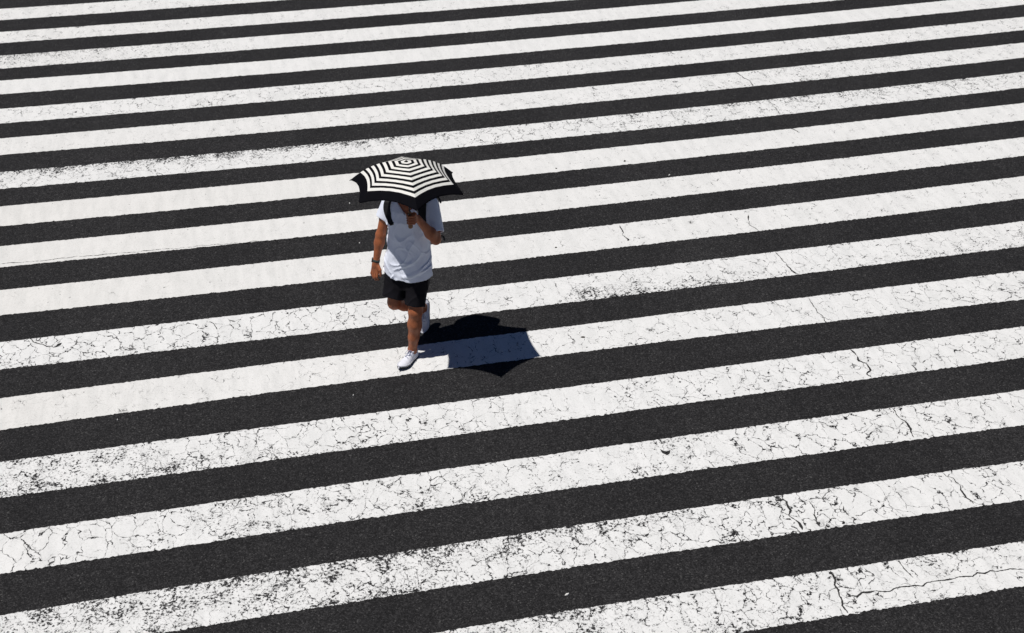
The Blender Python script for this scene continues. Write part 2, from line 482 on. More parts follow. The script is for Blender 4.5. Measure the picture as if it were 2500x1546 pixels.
# ------------------------------------------------------------------ person frame
BASE = Vector((1.41192646, 10.56395222, 0.0))
PSI = math.radians(30)
Fv = Vector((-math.sin(PSI), -math.cos(PSI), 0)); Lv = Vector((math.cos(PSI), -math.sin(PSI), 0))
ROTZ = math.atan2(Fv.y, Fv.x)
def loc(p):
    d = Vector(p) - BASE
    return np.array([d.dot(Fv), d.dot(Lv), d.z])
def unloc(a): return BASE + Fv * float(a[0]) + Lv * float(a[1]) + Vector((0, 0, float(a[2])))

# umbrella shaft ends (world)
APEX = Vector((1.447, 10.263, 1.988))
UN = Vector((0.033, 0.065, 1)).normalized()
APEX_L = loc(APEX)
GRIP_BOT_L = np.array([.268, .203, 1.405])          # bottom of the handle, man frame
POLE_DIR_L = (APEX_L - GRIP_BOT_L) / np.linalg.norm(APEX_L - GRIP_BOT_L)
GRIP_L = GRIP_BOT_L + POLE_DIR_L * .082             # middle of the fist

# ------------------------------------------------------------------ sdf modelling
class Sdf:
    def __init__(s, lo, hi, h):
        s.lo = np.array(lo, float); s.h = h
        s.n = np.ceil((np.array(hi) - s.lo) / h).astype(int) + 1
        s.g = np.full(s.n, .06, np.float32)
        s.ax = [s.lo[i] + h * np.arange(s.n[i]) for i in range(3)]
    def win(s, lo, hi):
        a = np.clip(np.floor((np.array(lo) - s.lo) / s.h).astype(int), 0, s.n)
        b = np.clip(np.ceil((np.array(hi) - s.lo) / s.h).astype(int) + 1, 0, s.n)
        sl = tuple(slice(a[i], b[i]) for i in range(3))
        X = np.meshgrid(*[s.ax[i][sl[i]].astype(np.float32) for i in range(3)], indexing='ij', sparse=True)
        return sl, X
    def add(s, fn, lo, hi, k=.015):
        sl, X = s.win(np.array(lo) - .03, np.array(hi) + .03)
        d = fn(*X).astype(np.float32); g = s.g[sl]
        if k > 0:
            hh = np.clip(.5 + .5 * (g - d) / k, 0, 1)
            s.g[sl] = g * (1 - hh) + d * hh - k * hh * (1 - hh)
        else: s.g[sl] = np.minimum(g, d)
    def sub(s, fn, lo, hi, k=0):
        sl, X = s.win(lo, hi)
        d = fn(*X).astype(np.float32); s.g[sl] = np.maximum(s.g[sl], -d)
    def cone(s, a, b, ra, rb, k=.015, sq=None):
        a = np.array(a, float); b = np.array(b, float); r = max(ra, rb)
        s.add(cone_fn(a, b, ra, rb), np.minimum(a, b) - r, np.maximum(a, b) + r, k)
    def ell(s, c, r, k=.015, R=None):
        c = np.array(c, float); r = np.array(r, float); rm = r.max()
        s.add(ell_fn(c, r, R), c - rm, c + rm, k)
    def chain(s, P, Rr, k=.012):
        for i in range(len(P) - 1): s.cone(P[i], P[i + 1], Rr[i], Rr[i + 1], k)
    def mesh(s, name):
        g = s.g; n = s.n
        ins = g < 0
        cnt = np.zeros(n - 1, np.float32); acc = np.zeros((3, *(n - 1)), np.float32)
        quads = []
        for ax in range(3):
            s0 = [slice(None)] * 3; s1 = [slice(None)] * 3
            s0[ax] = slice(0, -1); s1[ax] = slice(1, None)
            cross = ins[tuple(s0)] != ins[tuple(s1)]
            I = np.argwhere(cross)
            i1 = I.copy(); i1[:, ax] += 1
            a = g[tuple(I.T)]; b = g[tuple(i1.T)]
            t = a / (a - b)
            P = I.astype(np.float32); P[:, ax] += t
            o = [q for q in range(3) if q != ax]
            cells = []
            for d0, d1 in ((0, 0), (-1, 0), (-1, -1), (0, -1)):
                c = I.copy(); c[:, o[0]] += d0; c[:, o[1]] += d1
                cells.append(c)
            ok = np.ones(len(I), bool)
            for c in cells: ok &= (c >= 0).all(1) & (c < (n - 1)).all(1)
            for c in cells:
                cc = c[ok].T
                np.add.at(cnt, tuple(cc), 1)
                for q in range(3): np.add.at(acc[q], tuple(cc), P[ok, q])
            flip = (a[ok] < 0)
            if ax == 1: flip = ~flip
            Q = np.stack([np.ravel_multi_index(c[ok].T, tuple(n - 1)) for c in cells], 1)
            Q[~flip] = Q[~flip][:, ::-1]
            quads.append(Q)
        Q = np.concatenate(quads)
        used = np.unique(Q)
        mp = np.full(int(np.prod(n - 1)), -1, np.int64); mp[used] = np.arange(len(used))
        c = cnt.ravel()[used]
        V = np.stack([acc[q].ravel()[used] / c for q in range(3)], 1) * s.h + s.lo
        me = quads_mesh(name, V, mp[Q])
        return me

def cone_fn(a, b, ra, rb):
    ab = b - a; L2 = ab @ ab
    def f(x, y, z):
        px, py, pz = x - a[0], y - a[1], z - a[2]
        t = np.clip((px * ab[0] + py * ab[1] + pz * ab[2]) / L2, 0, 1)
        return np.sqrt((px - ab[0] * t) ** 2 + (py - ab[1] * t) ** 2 + (pz - ab[2] * t) ** 2) - (ra + (rb - ra) * t)
    return f
def ell_fn(c, r, R=None):
    def f(x, y, z):
        px, py, pz = x - c[0], y - c[1], z - c[2]
        if R is not None:
            px, py, pz = (R[0][0] * px + R[1][0] * py + R[2][0] * pz, R[0][1] * px + R[1][1] * py + R[2][1] * pz, R[0][2] * px + R[1][2] * py + R[2][2] * pz)
        k0 = np.sqrt((px / r[0]) ** 2 + (py / r[1]) ** 2 + (pz / r[2]) ** 2)
        k1 = np.sqrt((px / r[0] ** 2) ** 2 + (py / r[1] ** 2) ** 2 + (pz / r[2] ** 2) ** 2) + 1e-6
        return k0 * (k0 - 1) / k1
    return f
def loft_fn(T, pw=2.3):
    """T rows: z, cf, cl, depth(f), width(l)"""
    T = np.array(T, float)
    def f(x, y, z):
        cf, cl, b, a = [np.interp(z, T[:, 0], T[:, i]) for i in (1, 2, 3, 4)]
        q = (np.abs((x - cf) / b) ** pw + np.abs((y - cl) / a) ** pw) ** (1 / pw)
        d = (q - 1) * np.minimum(a, b)
        dz = np.maximum(T[0, 0] - z, z - T[-1, 0])
        return np.maximum(d, dz)
    return f
def vnoise(seed, n=24):
    r = np.random.default_rng(seed).normal(0, 1, (n, n, n)).astype(np.float32)
    def f(x, y, z):
        x, y, z = np.broadcast_arrays(x, y, z)
        i = [np.floor(q).astype(int) for q in (x, y, z)]
        t = [q - j for q, j in zip((x, y, z), i)]
        t = [q * q * (3 - 2 * q) for q in t]
        o = 0
        for a in (0, 1):
            for b in (0, 1):
                for c in (0, 1):
                    w = (t[0] if a else 1 - t[0]) * (t[1] if b else 1 - t[1]) * (t[2] if c else 1 - t[2])
                    o = o + w * r[(i[0] + a) % n, (i[1] + b) % n, (i[2] + c) % n]
        return o
    return f

J = dict(  # joints in the man's frame: forward, left, up
 Rhip=(-.04, -.035, .93), Rknee=(.035, -.072, .515), Rank=(-.35, .038, .255), Rheel=(-.425, .037, .25), Rtoe=(-.335, .045, .0),
 Lhip=(-.03, .135, .93), Lknee=(.085, .138, .49), Lank=(.088, .095, .09),
 Rsh=(-.07, -.115, 1.44), Rel=(-.004, -.181, 1.15), Rwr=(.055, -.214, .905),
 Lsh=(-.09, .255, 1.455), Lel=(.06, .342, 1.208), neck=(-.06, .07, 1.50), head=(-.02, .07, 1.66))
J = {k: np.array(v) for k, v in J.items()}

S = Sdf((-.50, -.36, .02), (.42, .47, 1.82), .0042)
# torso
TORSO = [(.80, -.03, .05, .105, .150), (.93, -.03, .05, .115, .168), (1.06, -.03, .055, .100, .150), (1.20, -.045, .06, .105, .155),
         (1.34, -.055, .068, .108, .168), (1.42, -.065, .07, .092, .160), (1.48, -.07, .07, .066, .105), (1.52, -.062, .07, .052, .062)]
S.add(loft_fn(TORSO), (-.2, -.15, .78), (.12, .28, 1.54), .03)
S.cone((-.062, .07, 1.46), (-.035, .07, 1.60), .062, .056, .03)
# clavicle ridges
S.cone((.0, .06, 1.445), (-.05, -.06, 1.475), .010, .012, .03); S.cone((.0, .08, 1.445), (-.05, .20, 1.475), .010, .012, .03)
# head facing along +f, slightly down
hc = np.array([-.02, .07, 1.665])
S.ell(hc, (.098, .077, .110), .02)
S.ell(hc + (.030, 0, -.055), (.062, .056, .070), .03)       # jaw
S.ell(hc + (.068, 0, -.105), (.022, .026, .018), .025)      # chin
S.cone(hc + (.088, 0, .020), hc + (.113, 0, -.018), .008, .013, .014)   # nose
S.cone(hc + (.105, -.010, -.022), hc + (.105, .010, -.022), .008, .008, .008)
S.cone(hc + (.088, -.02, -.052), hc + (.088, .02, -.052), .0065, .0065, .006)   # lips
S.cone(hc + (.086, -.018, -.063), hc + (.086, .018, -.063), .0065, .0065, .005)
for sg in (-1, 1):
    S.cone(hc + (.085, sg * .014, .032), hc + (.072, sg * .046, .030), .009, .008, .012)  # brow
    S.ell(hc + (.064, sg * .042, -.015), (.022, .018, .016), .02)                          # cheek
    S.ell(hc + (-.008, sg * .080, -.008), (.020, .009, .032), .006)                        # ear
    S.sub(ell_fn(hc + np.array((.098, sg * .031, .012)), np.array((.014, .017, .009))), hc + (.06, -.08, -.03), hc + (.13, .08, .05))
# legs
def leg(h, kn, an, fwd):
    h, kn, an = map(np.array, (h, kn, an)); fwd = np.array(fwd) / np.linalg.norm(fwd)
    S.chain([h, h + (kn - h) * .5, kn], [.086, .076, .059], .03)
    d = an - kn
    back = -fwd
    S.ell(kn + fwd * .030 + (h - kn) / np.linalg.norm(h - kn) * .004, (.026, .028, .032), .025)   # knee cap
    S.chain([kn, kn + d * .33, kn + d * .68, an], [.056, .056, .042, .036], .03)
    S.cone(kn + d * .14 + back * .018, kn + d * .42 + back * .022, .036, .047, .03)               # calf
    S.cone(kn + d * .42 + back * .022, an + back * .018, .040, .017, .03)
    S.cone(kn + d * .16 + fwd * .020, kn + d * .7 + fwd * .008, .024, .018, .025)                 # shin
leg(J['Lhip'], J['Lknee'], J['Lank'], (.96, -.28, .1))
rf = np.array([.45, -.2, -.86]); leg(J['Rhip'], J['Rknee'], J['Rank'], rf)
an = J['Lank']
S.ell(an + (.002, .030, .006), (.014, .012, .015), .012); S.ell(an + (.006, -.030, .012), (.014, .012, .015), .012)
# feet inside the shoes
S.cone(an + (-.005, 0, -.02), an + (.10, -.022, -.045), .029, .016, .03)
S.cone(J['Rank'], (J['Rank'] + J['Rtoe'] * 2) / 3 + (-.022, 0, .03), .028, .015, .03)
# arms
def arm(sh, el, wr, r=(.052, .037, .039, .027), bend=(0, 0, 0)):
    S.chain([sh, sh + (el - sh) * .45, el], [r[0], .046, r[1]], .03)
    S.cone(el + (wr - el) * .08, el + (wr - el) * .32, .034, r[2], .045)
    S.cone(el + (wr - el) * .3, wr, r[2], r[3], .03)
arm(J['Rsh'], J['Rel'], J['Rwr'])
pd = POLE_DIR_L
# fist: palm at angle 0 of the pole, towards the elbow
tv = J['Lel'] - GRIP_L; e1 = tv - pd * (tv @ pd); e1 /= np.linalg.norm(e1)
e2 = np.cross(pd, e1)
if e2[0] < 0: e2 = -e2                                 # e2 looks forward
def pol(r, deg, h, c=GRIP_L):
    t = math.radians(deg); return c + e1 * r * math.cos(t) + e2 * r * math.sin(t) + pd * h
LWR = pol(.085, -5, -.030)
arm(J['Lsh'], J['Lel'], LWR, r=(.056, .041, .045, .027))
S.cone(LWR, pol(.050, 0, .0), .026, .024, .02)
S.cone(pol(.040, 5, .030), pol(.040, 0, -.032), .019, .021, .02)
S.cone(pol(.044, 28, .032), pol(.042, 28, -.028), .013, .012, .015)
for i, (hh, ln) in enumerate(((.033, 1.0), (.0115, 1.06), (-.010, 1.0), (-.0305, .9))):
    a = (30, 88, 150, 150 + 55 * ln)
    P = [pol(.043, a[0], hh), pol(.040, a[1] - 12, hh), pol(.027, a[2] - 5, hh - .001), pol(.0235, a[3], hh - .002)]
    S.chain(P, [.0112, .0105, .0098, .0088], .004)
P = [pol(.045, -25, .020), pol(.035, -62, .040), pol(.026, -120, .050), pol(.0235, -160, .050)]
S.chain(P, [.015, .012, .0108, .0092], .006)
# relaxed right hand
w = J['Rwr']
S.cone(w, w + (.012, -.006, -.03), .026, .024, .02)
kn = [w + np.array(v) for v in ((.028, .022, -.090), (.026, .002, -.094), (.018, -.017, -.090), (.008, -.034, -.080))]
for i, q in enumerate(kn):
    S.cone(w + np.array((.010, .010 - i * .009, -.025)), q, .017, .0125, .012)
bendl = (1.0, 1.08, 1.0, .82)
for i, q in enumerate(kn):
    l = bendl[i]
    out = np.array((0, -.012 + .004 * (i < 1), 0))
    p1 = q + np.array((.012, -.004 - .002 * i, -.036)) * l
    p2 = p1 + np.array((-.010, .002, -.025)) * l
    p3 = p2 + np.array((-.019, .004, -.012)) * l
    S.chain([q, p1, p2, p3], [.0112, .0098, .009, .008], .003)
S.chain([w + (.012, .020, -.028), w + (.030, .046, -.058), w + (.034, .050, -.092), w + (.026, .044, -.118)], [.017, .0135, .011, .0088], .006)

# ---- materials for the person
N = Nt("skin"); co = objco(N)
n = N.noise(co, 22, 5, .65)
c = N.ramp(n.outputs[0], [(.3, (.25, .078, .032)), (.7, (.40, .130, .052))])
N.set(Base_Color=c, Roughness=.50); N.b.inputs["Specular IOR Level"].default_value = .4
N.b.inputs["Subsurface Weight"].default_value = .05; N.b.inputs["Subsurface Radius"].default_value = (.012, .004, .002)
N.b.inputs["Subsurface Scale"].default_value = .6
N.bump(N.noise(co, 120, 3, .6).outputs[0], .15, .002)
M_SKIN = N.m
N = Nt("shirt_cotton"); co = objco(N)
n = N.noise(co, 5, 4, .6, .6)
N.set(Base_Color=N.ramp(N.noise(co, 300, 2, .5).outputs[0], [(.3, (.79, .84, .95)), (.7, (.85, .89, 1.0))]), Roughness=.85)
N.b.inputs["Specular IOR Level"].default_value = .2
N.b.inputs["Sheen Weight"].default_value = .1
N.bump(n.outputs[0], .5, .03)
M_SHIRT = N.m
M_SHORTS = plain("shorts_cloth", (.006, .0055, .008), .8, .15, scale=9, lo=.7, hi=1.5, bump=.4)
M_SHOE = plain("shoe_canvas", (.78, .79, .86), .7, .3, scale=60, lo=.93, hi=1.04, bump=.08)
M_SOLE = plain("shoe_rubber", (.02, .019, .013), .8, .3)
M_FOX = plain("shoe_sidewall", (.62, .63, .68), .6, .3)
M_LACE = plain("lace_cord", (.30, .33, .45), .8, .2)
M_HAIR = plain("hair_black", (.012, .010, .009), .5, .4, scale=200, lo=.5, hi=1.6, bump=.5)
M_BLACK = plain("black_nylon", (.010, .010, .011), .7, .3, scale=80)
M_UBLACK = plain("umbrella_black", (.0042, .0042, .0062), .8, .04, scale=30, lo=.9, hi=1.1)
M_UWHITE = plain("umbrella_cream", (.82, .81, .77), .75, .3, scale=30, lo=.93, hi=1.03)
M_METAL = plain("shaft_metal", (.035, .032, .03), .35, .6)
M_WOOD = plain("handle_wood", (.26, .12, .045), .5, .5, scale=25, lo=.7, hi=1.2)
M_WATCH = plain("watch_strap_weave", (.045, .055, .050), .8, .3)
M_EYEW = plain("eye_white", (.7, .68, .65), .3, .5); M_EYED = plain("eye_iris", (.03, .015, .01), .2, .6)

person = link("person", S.mesh("person"), M_SKIN)
person.location = BASE; person.rotation_euler = (0, 0, ROTZ)
person["label"] = "walker in white T-shirt and black shorts, face hidden under a striped umbrella"
person["category"] = "person"

# ---- T-shirt
T = Sdf((-.34, -.33, .66), (.24, .47, 1.60), .004)
SH = [(.66, -.025, .040, .160, .212), (.74, -.025, .042, .152, .207), (.82, -.022, .045, .146, .200), (.93, -.018, .050, .138, .190), (1.06, -.022, .058, .126, .178), (1.20, -.035, .065, .122, .176),
      (1.32, -.045, .070, .122, .182), (1.40, -.058, .072, .108, .178), (1.455, -.066, .070, .084, .150), (1.50, -.068, .070, .070, .105), (1.53, -.066, .07, .064, .080)]
T.add(loft_fn(SH, 2.5), (-.3, -.2, .66), (.2, .3, 1.56), .01)
rs_end = np.array([-.032, -.158, 1.296]); ls_end = J['Lsh'] + (J['Lel'] - J['Lsh']) * .80
def cutcone(a, b, ra, rb):
    a = np.array(a, float); b = np.array(b, float); u = (b - a) / np.linalg.norm(b - a); c = cone_fn(a, b + u * .05, ra, rb)
    return lambda x, y, z: np.maximum(c(x, y, z), (x - b[0]) * u[0] + (y - b[1]) * u[1] + (z - b[2]) * u[2])
T.add(cutcone(J['Rsh'] + (0, .01, -.005), rs_end, .070, .063), (-.2, -.3, 1.2), (.1, 0, 1.55), .05)
T.add(cutcone(J['Lsh'] + (0, -.015, -.012), ls_end, .078, .074), (-.25, .12, 1.15), (.18, .45, 1.57), .05)
# folds
sl, X = T.win((-.34, -.33, .66), (.24, .47, 1.60))
x, y, z = X
na, nb, nc = vnoise(1), vnoise(2), vnoise(5)
zz = np.clip((1.35 - z) / .6, 0, 1)
wx = na(x * 5 + 3, y * 5 + 3, z * 4 + 3)
disp = .0065 * zz * nb(x * 9 + 9 + wx * .5, y * 11 + z * 2.5 + 9 + wx * .5, z * 3 + 5)                # hanging folds
ridge = 1 - np.abs(nc(x * 6 + 4, (y * 8 - z * 9) + 9 + wx * .8, (z * 3 + y * 4) + 9)) * 1.6
disp = disp + .009 * np.clip(ridge, 0, 1) ** 2 * np.clip((1.42 - z) / .3, 0, 1)               # diagonal drag folds
ridge2 = 1 - np.abs(na((x * 7) + 2, (y * 9 + z * 7) + 2, z * 5 - y * 3 + 11)) * 1.8
disp = disp + .007 * np.clip(ridge2, 0, 1) ** 2 * np.clip((1.3 - z) / .3, 0, 1)
arc = np.sqrt((y - .06) ** 2 + ((z - 1.04) * 1.3) ** 2)
disp = disp + .004 * np.exp(-((arc - .085) / .012) ** 2) * (z > 1.04)
T.g[sl] -= disp.astype(np.float32)
# hem: lower at the front and on his left
hemz = lambda x, y: .795 + (-.02) * np.clip((x + .02) / .12, -1, 1) * 0 + .030 * np.clip((-.02 - y) / .13, 0, 1.2) + .004 * np.sin(y * 40) - .010 * (x < -.05)
T.g[sl] = np.maximum(T.g[sl], (hemz(x, y) - z).astype(np.float32))
# hollow openings so an edge of cloth shows
T.sub(lambda x, y, z: np.maximum(loft_fn([(r[0], r[1], r[2], r[3] - .020, r[4] - .020) for r in SH], 2.5)(x, y, z) , z - .79), (-.3, -.25, .64), (.24, .35, .84))
T.sub(lambda x, y, z: cone_fn(rs_end + (J['Rsh'] - rs_end) * .15, rs_end + (rs_end - J['Rsh']) * .3, .057, .057)(x, y, z), (-.2, -.33, 1.15), (.15, -.02, 1.36))
T.sub(lambda x, y, z: cone_fn(ls_end + (J['Lsh'] - ls_end) * .12, ls_end + (ls_end - J['Lsh']) * .3, .066, .066)(x, y, z), (-.2, .14, 1.1), (.24, .47, 1.42))
# V neck
def vneck(x, y, z):
    return np.maximum(np.abs(y - .07) - np.clip((z - 1.395) * 1.1, -.01, .085), -(x + .04))
T.sub(vneck, (-.06, -.02, 1.38), (.2, .16, 1.6))
T.sub(lambda x, y, z: cone_fn(np.array([-.07, .07, 1.49]), np.array([-.045, .07, 1.62]), .068, .066)(x, y, z), (-.2, -.05, 1.42), (.1, .2, 1.6))
shirt = link("t_shirt", T.mesh("t_shirt"), M_SHIRT, person)
shirt["label"] = "loose white V-neck T-shirt, sunlit at its lower left corner"

# ---- shorts
K = Sdf((-.30, -.26, .38), (.26, .36, 1.0), .004)
K.add(loft_fn([(.70, -.03, .05, .120, .176), (.76, -.03, .05, .118, .170), (.82, -.03, .05, .105, .155), (.93, -.03, .05, .10, .145), (.98, -.03, .05, .095, .14)], 2.5), (-.3, -.2, .7), (.2, .3, 1.0), .02)
def shortleg(hip, kn, t1, ra, rb):
    hip = hip + np.array((0, 0, -.06)); e = hip + (kn - hip) * t1
    K.add(cutcone(hip, e, ra, rb), np.minimum(hip, e) - .13, np.maximum(hip, e) + .13, .03)
    return hip, e
lh, le = shortleg(J['Lhip'], J['Lknee'] + (.012, 0, 0), .84, .100, .083)
rh, re = shortleg(J['Rhip'] + (0, -.01, 0), J['Rknee'] + (.03, -.005, 0), .80, .102, .100)
sl, X = K.win((-.30, -.26, .38), (.26, .36, 1.0)); x, y, z = X
wx = na(x * 4 + 7, y * 4 + 7, z * 4 + 7)
ridge = 1 - np.abs(nb(x * 9 + 4 + wx, (y * 9 - z * 4) + 9, z * 7 + 3)) * 1.7
K.g[sl] -= (.006 * np.clip(ridge, 0, 1) ** 2 + .003 * nc(x * 11 + 9, y * 11 + 9, z * 5 + 2)).astype(np.float32)
for h_, e_, r_ in ((lh, le, .076), (rh, re, .090)):
    K.sub(cone_fn(e_ + (h_ - e_) * .10, e_ + (e_ - h_) * .2, r_, r_), e_ - .16, e_ + .12)
shorts = link("shorts", K.mesh("shorts"), M_SHORTS, person)

# ---- hair and eyes
Hh = Sdf((-.15, -.04, 1.55), (.11, .18, 1.81), .004)
Hh.ell(hc + (-.008, 0, .012), (.102, .084, .112), 0)
Hh.sub(lambda x, y, z: np.maximum((.030 - (x - hc[0])) , (z - hc[2]) - .055 + (x - hc[0]) * .0), (-.2, -.1, 1.5), (.2, .3, 1.9))
Hh.sub(lambda x, y, z: np.maximum((-.045 - (x - hc[0])), (z - hc[2]) + .005), (-.2, -.1, 1.5), (.2, .3, 1.9))
sl, X = Hh.win((-.15, -.04, 1.55), (.11, .18, 1.81)); x, y, z = X
Hh.g[sl] -= (.004 * na(x * 60 + 5, y * 60 + 5, z * 30 + 5)).astype(np.float32)
link("hair", Hh.mesh("hair"), M_HAIR, person)
def ball(c, r, seg=12, sc=(1, 1, 1)):
    V, Fc = [], []
    for i in range(seg + 1):
        th = math.pi * i / seg
        for k in range(seg * 2):
            ph = math.pi * k / seg
            V.append((c[0] + r * sc[0] * math.sin(th) * math.cos(ph), c[1] + r * sc[1] * math.sin(th) * math.sin(ph), c[2] + r * sc[2] * math.cos(th)))
    n = seg * 2
    for i in range(seg):
        for k in range(n):
            Fc.append((i * n + k, (i + 1) * n + k, (i + 1) * n + (k + 1) % n, i * n + (k + 1) % n))
    return V, Fc
for sg in (-1, 1):
    V, Fc = ball(hc + (.074, sg * .031, .012), .0125)
    e = link("eye", mesh_of("eye", V, Fc), M_EYEW, person)
    V, Fc = ball(hc + (.0825, sg * .031, .012), .0055)
    link("iris", mesh_of("iris", V, Fc), M_EYED, e)

# ---- shoes (built in their own frame: x to the toe, z up, then posed)
def shoe(origin, xdir, up):
    X = np.array(xdir, float); X /= np.linalg.norm(X); U = np.array(up, float); U -= X * (U @ X); U /= np.linalg.norm(U); Y = np.cross(U, X)
    o = np.array(origin, float)
    G = Sdf((-.05, -.07, -.01), (.29, .07, .14), .0032)
    def foot_w(x): return np.interp(x, [-.04, -.015, .02, .09, .17, .21, .24, .262, .272], [.006, .028, .033, .034, .046, .045, .035, .018, .004])
    def foot_c(x): return np.interp(x, [-.03, .1, .2, .27], [0, .002, -.002, -.010])
    def topz(x): return np.interp(x, [-.04, 0, .05, .085, .13, .18, .23, .262, .275], [.072, .080, .078, .086, .070, .052, .042, .030, .018])
    def up_fn(x, y, z):
        w = foot_w(x) + .003; t = topz(x)
        q = np.abs((y - foot_c(x)) / w)
        rr = np.sqrt(q ** 2 + np.clip(z / t, 0, None) ** 2.6)
        return (rr - 1) * np.minimum(w, t) * .8
    G.add(lambda x, y, z: np.maximum(up_fn(x, y, z), .010 - z), (-.05, -.07, -.01), (.29, .07, .14), 0)
    # ankle opening
    G.sub(lambda x, y, z: cone_fn(np.array([.018, 0, .050]), np.array([.034, 0, .16]), .026, .036)(x, y, z), (-.04, -.06, .05), (.12, .06, .14))
    G.cone((.012, -.029, .070), (-.022, -.012, .078), .006, .006, .008); G.cone((.012, .029, .070), (-.022, .012, .078), .006, .006, .008)
    G.cone((.012, -.030, .070), (.070, -.022, .084), .006, .006, .008); G.cone((.012, .030, .070), (.070, .022, .084), .006, .006, .008)
    me = G.mesh("sneaker")
    def pose(me):
        n = len(me.vertices); c = np.empty(n * 3, np.float32); me.vertices.foreach_get("co", c); c = c.reshape(-1, 3)
        c = o + c[:, :1] * X + c[:, 1:2] * Y + c[:, 2:3] * U
        me.vertices.foreach_set("co", c.astype(np.float32).ravel()); me.update()
        return me
    sh = link("sneaker", pose(me), M_SHOE, person)
    def slab(name, z0, z1, grow, mat):
        xs = np.concatenate([np.linspace(-.038, .0, 10), np.linspace(.01, .25, 30), np.linspace(.254, .272, 8)])
        ring = [(x, foot_c(x) + foot_w(x) + grow) for x in xs] + [(x, foot_c(x) - foot_w(x) - grow) for x in xs[::-1]]
        n = len(ring)
        toe = lambda x: .010 * max(0, (x - .2) / .07) ** 2
        V = [(x, y, z0 + toe(x)) for x, y in ring] + [(x, y, z1 + toe(x) * .5) for x, y in ring] + [(x * .97 + .003, y * .9, z1 + toe(x) * .5) for x, y in ring]
        Fc = [(k, (k + 1) % n, n + (k + 1) % n, n + k) for k in range(n)] + [(n + k, n + (k + 1) % n, 2 * n + (k + 1) % n, 2 * n + k) for k in range(n)]
        Fc.append(tuple(range(n))[::-1]); Fc.append(tuple(range(2 * n, 3 * n)))
        link(name, pose(mesh_of(name, V, Fc)), mat, sh, smooth=False)
    slab("outsole", .0, .014, .003, M_SOLE); slab("sidewall", .0141, .026, .0035, M_FOX)
    # laces: four crossings and a bow
    L = []
    for i in range(4):
        x0 = .082 + i * .020; zt = float(topz(x0)) + .003
        sgn = 1 if i % 2 else -1
        L.append(tube([(x0, -.020 * sgn, zt - .006), (x0 + .008, 0, zt + .001), (x0 + .016, .020 * sgn, zt - .012)], .0022, 6))
    b = np.array([.080, 0, .094])
    for sgn in (-1, 1):
        loopp = cr_spline([b, b + (.012, sgn * .022, .004), b + (.038, sgn * .034, -.020), b + (.034, sgn * .018, -.014), b], 6)
        L.append(tube(loopp, .0020, 6)); L.append(tube(cr_spline([b, b + (.02, sgn * .008, .0), b + (.052, sgn * .012, -.024)], 6), .0018, 6))
    V, Fc = join(L)
    link("shoelace", pose(mesh_of("shoelace", V, Fc)), M_LACE, sh)
    return sh
la = J['Lank']
toe_dir = np.array([.269, -.036, .026])
shoe((la[0] - .030, la[1] + .006, .002), toe_dir, (0, 0, 1))
# rear shoe: standing on its toe, sole facing back
rx = J['Rtoe'] - J['Rheel'] + np.array([.0, .0, .0]); rx /= np.linalg.norm(rx)
org = J['Rtoe'] - rx * .262 + np.array([-.012, 0, .004])
shoe(org, rx, (.9, .0, .35))

# ---- wrist watch
def band(c, axis, r1, r2, half, thick, name, mat, par, seg=28):
    ax = np.array(axis, float); ax /= np.linalg.norm(ax)
    u = np.cross(ax, (0, 1, 0)); u /= np.linalg.norm(u); v = np.cross(ax, u)
    V, Fc = [], []
    for k in range(seg):
        a = 2 * math.pi * k / seg; d = u * math.cos(a) * r1 + v * math.sin(a) * r2; dn = d / np.linalg.norm(d)
        for hh, t in ((-half, 0), (-half, thick), (half, thick), (half, 0)): V.append(np.array(c) + d + dn * t + ax * hh)
    for k in range(seg):
        a, b = 4 * k, 4 * ((k + 1) % seg)
        for i in range(4): Fc.append((a + i, a + (i + 1) % 4, b + (i + 1) % 4, b + i))
    return link(name, mesh_of(name, V, Fc), mat, par)
wax = J['Rwr'] - J['Rel']; wax /= np.linalg.norm(wax); wc_ = J['Rel'] + wax * (np.linalg.norm(J['Rwr'] - J['Rel']) - .012)
wb = band(wc_, wax, .0295, .0295, .011, .003, "wristwatch", M_WATCH, person)
wb["label"] = "dark woven strap watch on the hanging right wrist"
side = np.array([.35, -1, 0]); side -= wax * (side @ wax); side /= np.linalg.norm(side)
cc = wc_ + side * .0345; vv = np.cross(wax, side)
V = []; r8 = [(-1, -.6), (-.6, -1), (.6, -1), (1, -.6), (1, .6), (.6, 1), (-.6, 1), (-1, .6)]
for t in (-.004, .005):
    for a_, b_ in r8: V.append(cc + wax * a_ * .019 + vv * b_ * .017 + side * t)
link("watch_case", mesh_of("watch_case", V, [tuple(range(8)), tuple(range(15, 7, -1))] + [(k, 8 + k, 8 + (k + 1) % 8, (k + 1) % 8) for k in range(8)]), M_METAL, wb, smooth=False)

# ------------------------------------------------------------------ backpack (worn, a thing of its own)
bpk = bpy.data.objects.new("backpack", None); scene.collection.objects.link(bpk)
bpk.location = BASE; bpk.rotation_euler = (0, 0, ROTZ)
bpk["label"] = "black backpack worn by the walker, its straps over the white T-shirt"; bpk["category"] = "backpack"
B = Sdf((-.42, -.14, .92), (-.10, .30, 1.56), .005)
B.add(loft_fn([(1.06, -.235, .065, .062, .10), (1.10, -.245, .065, .078, .118), (1.25, -.25, .068, .085, .138), (1.40, -.25, .078, .082, .152), (1.50, -.25, .082, .078, .145), (1.53, -.245, .082, .06, .130)], 4), (-.4, -.1, .94), (-.1, .26, 1.54), 0)
B.ell((-.325, .07, 1.22), (.035, .10, .11), .02)
link("bag_body", B.mesh("bag_body"), M_BLACK, bpk)

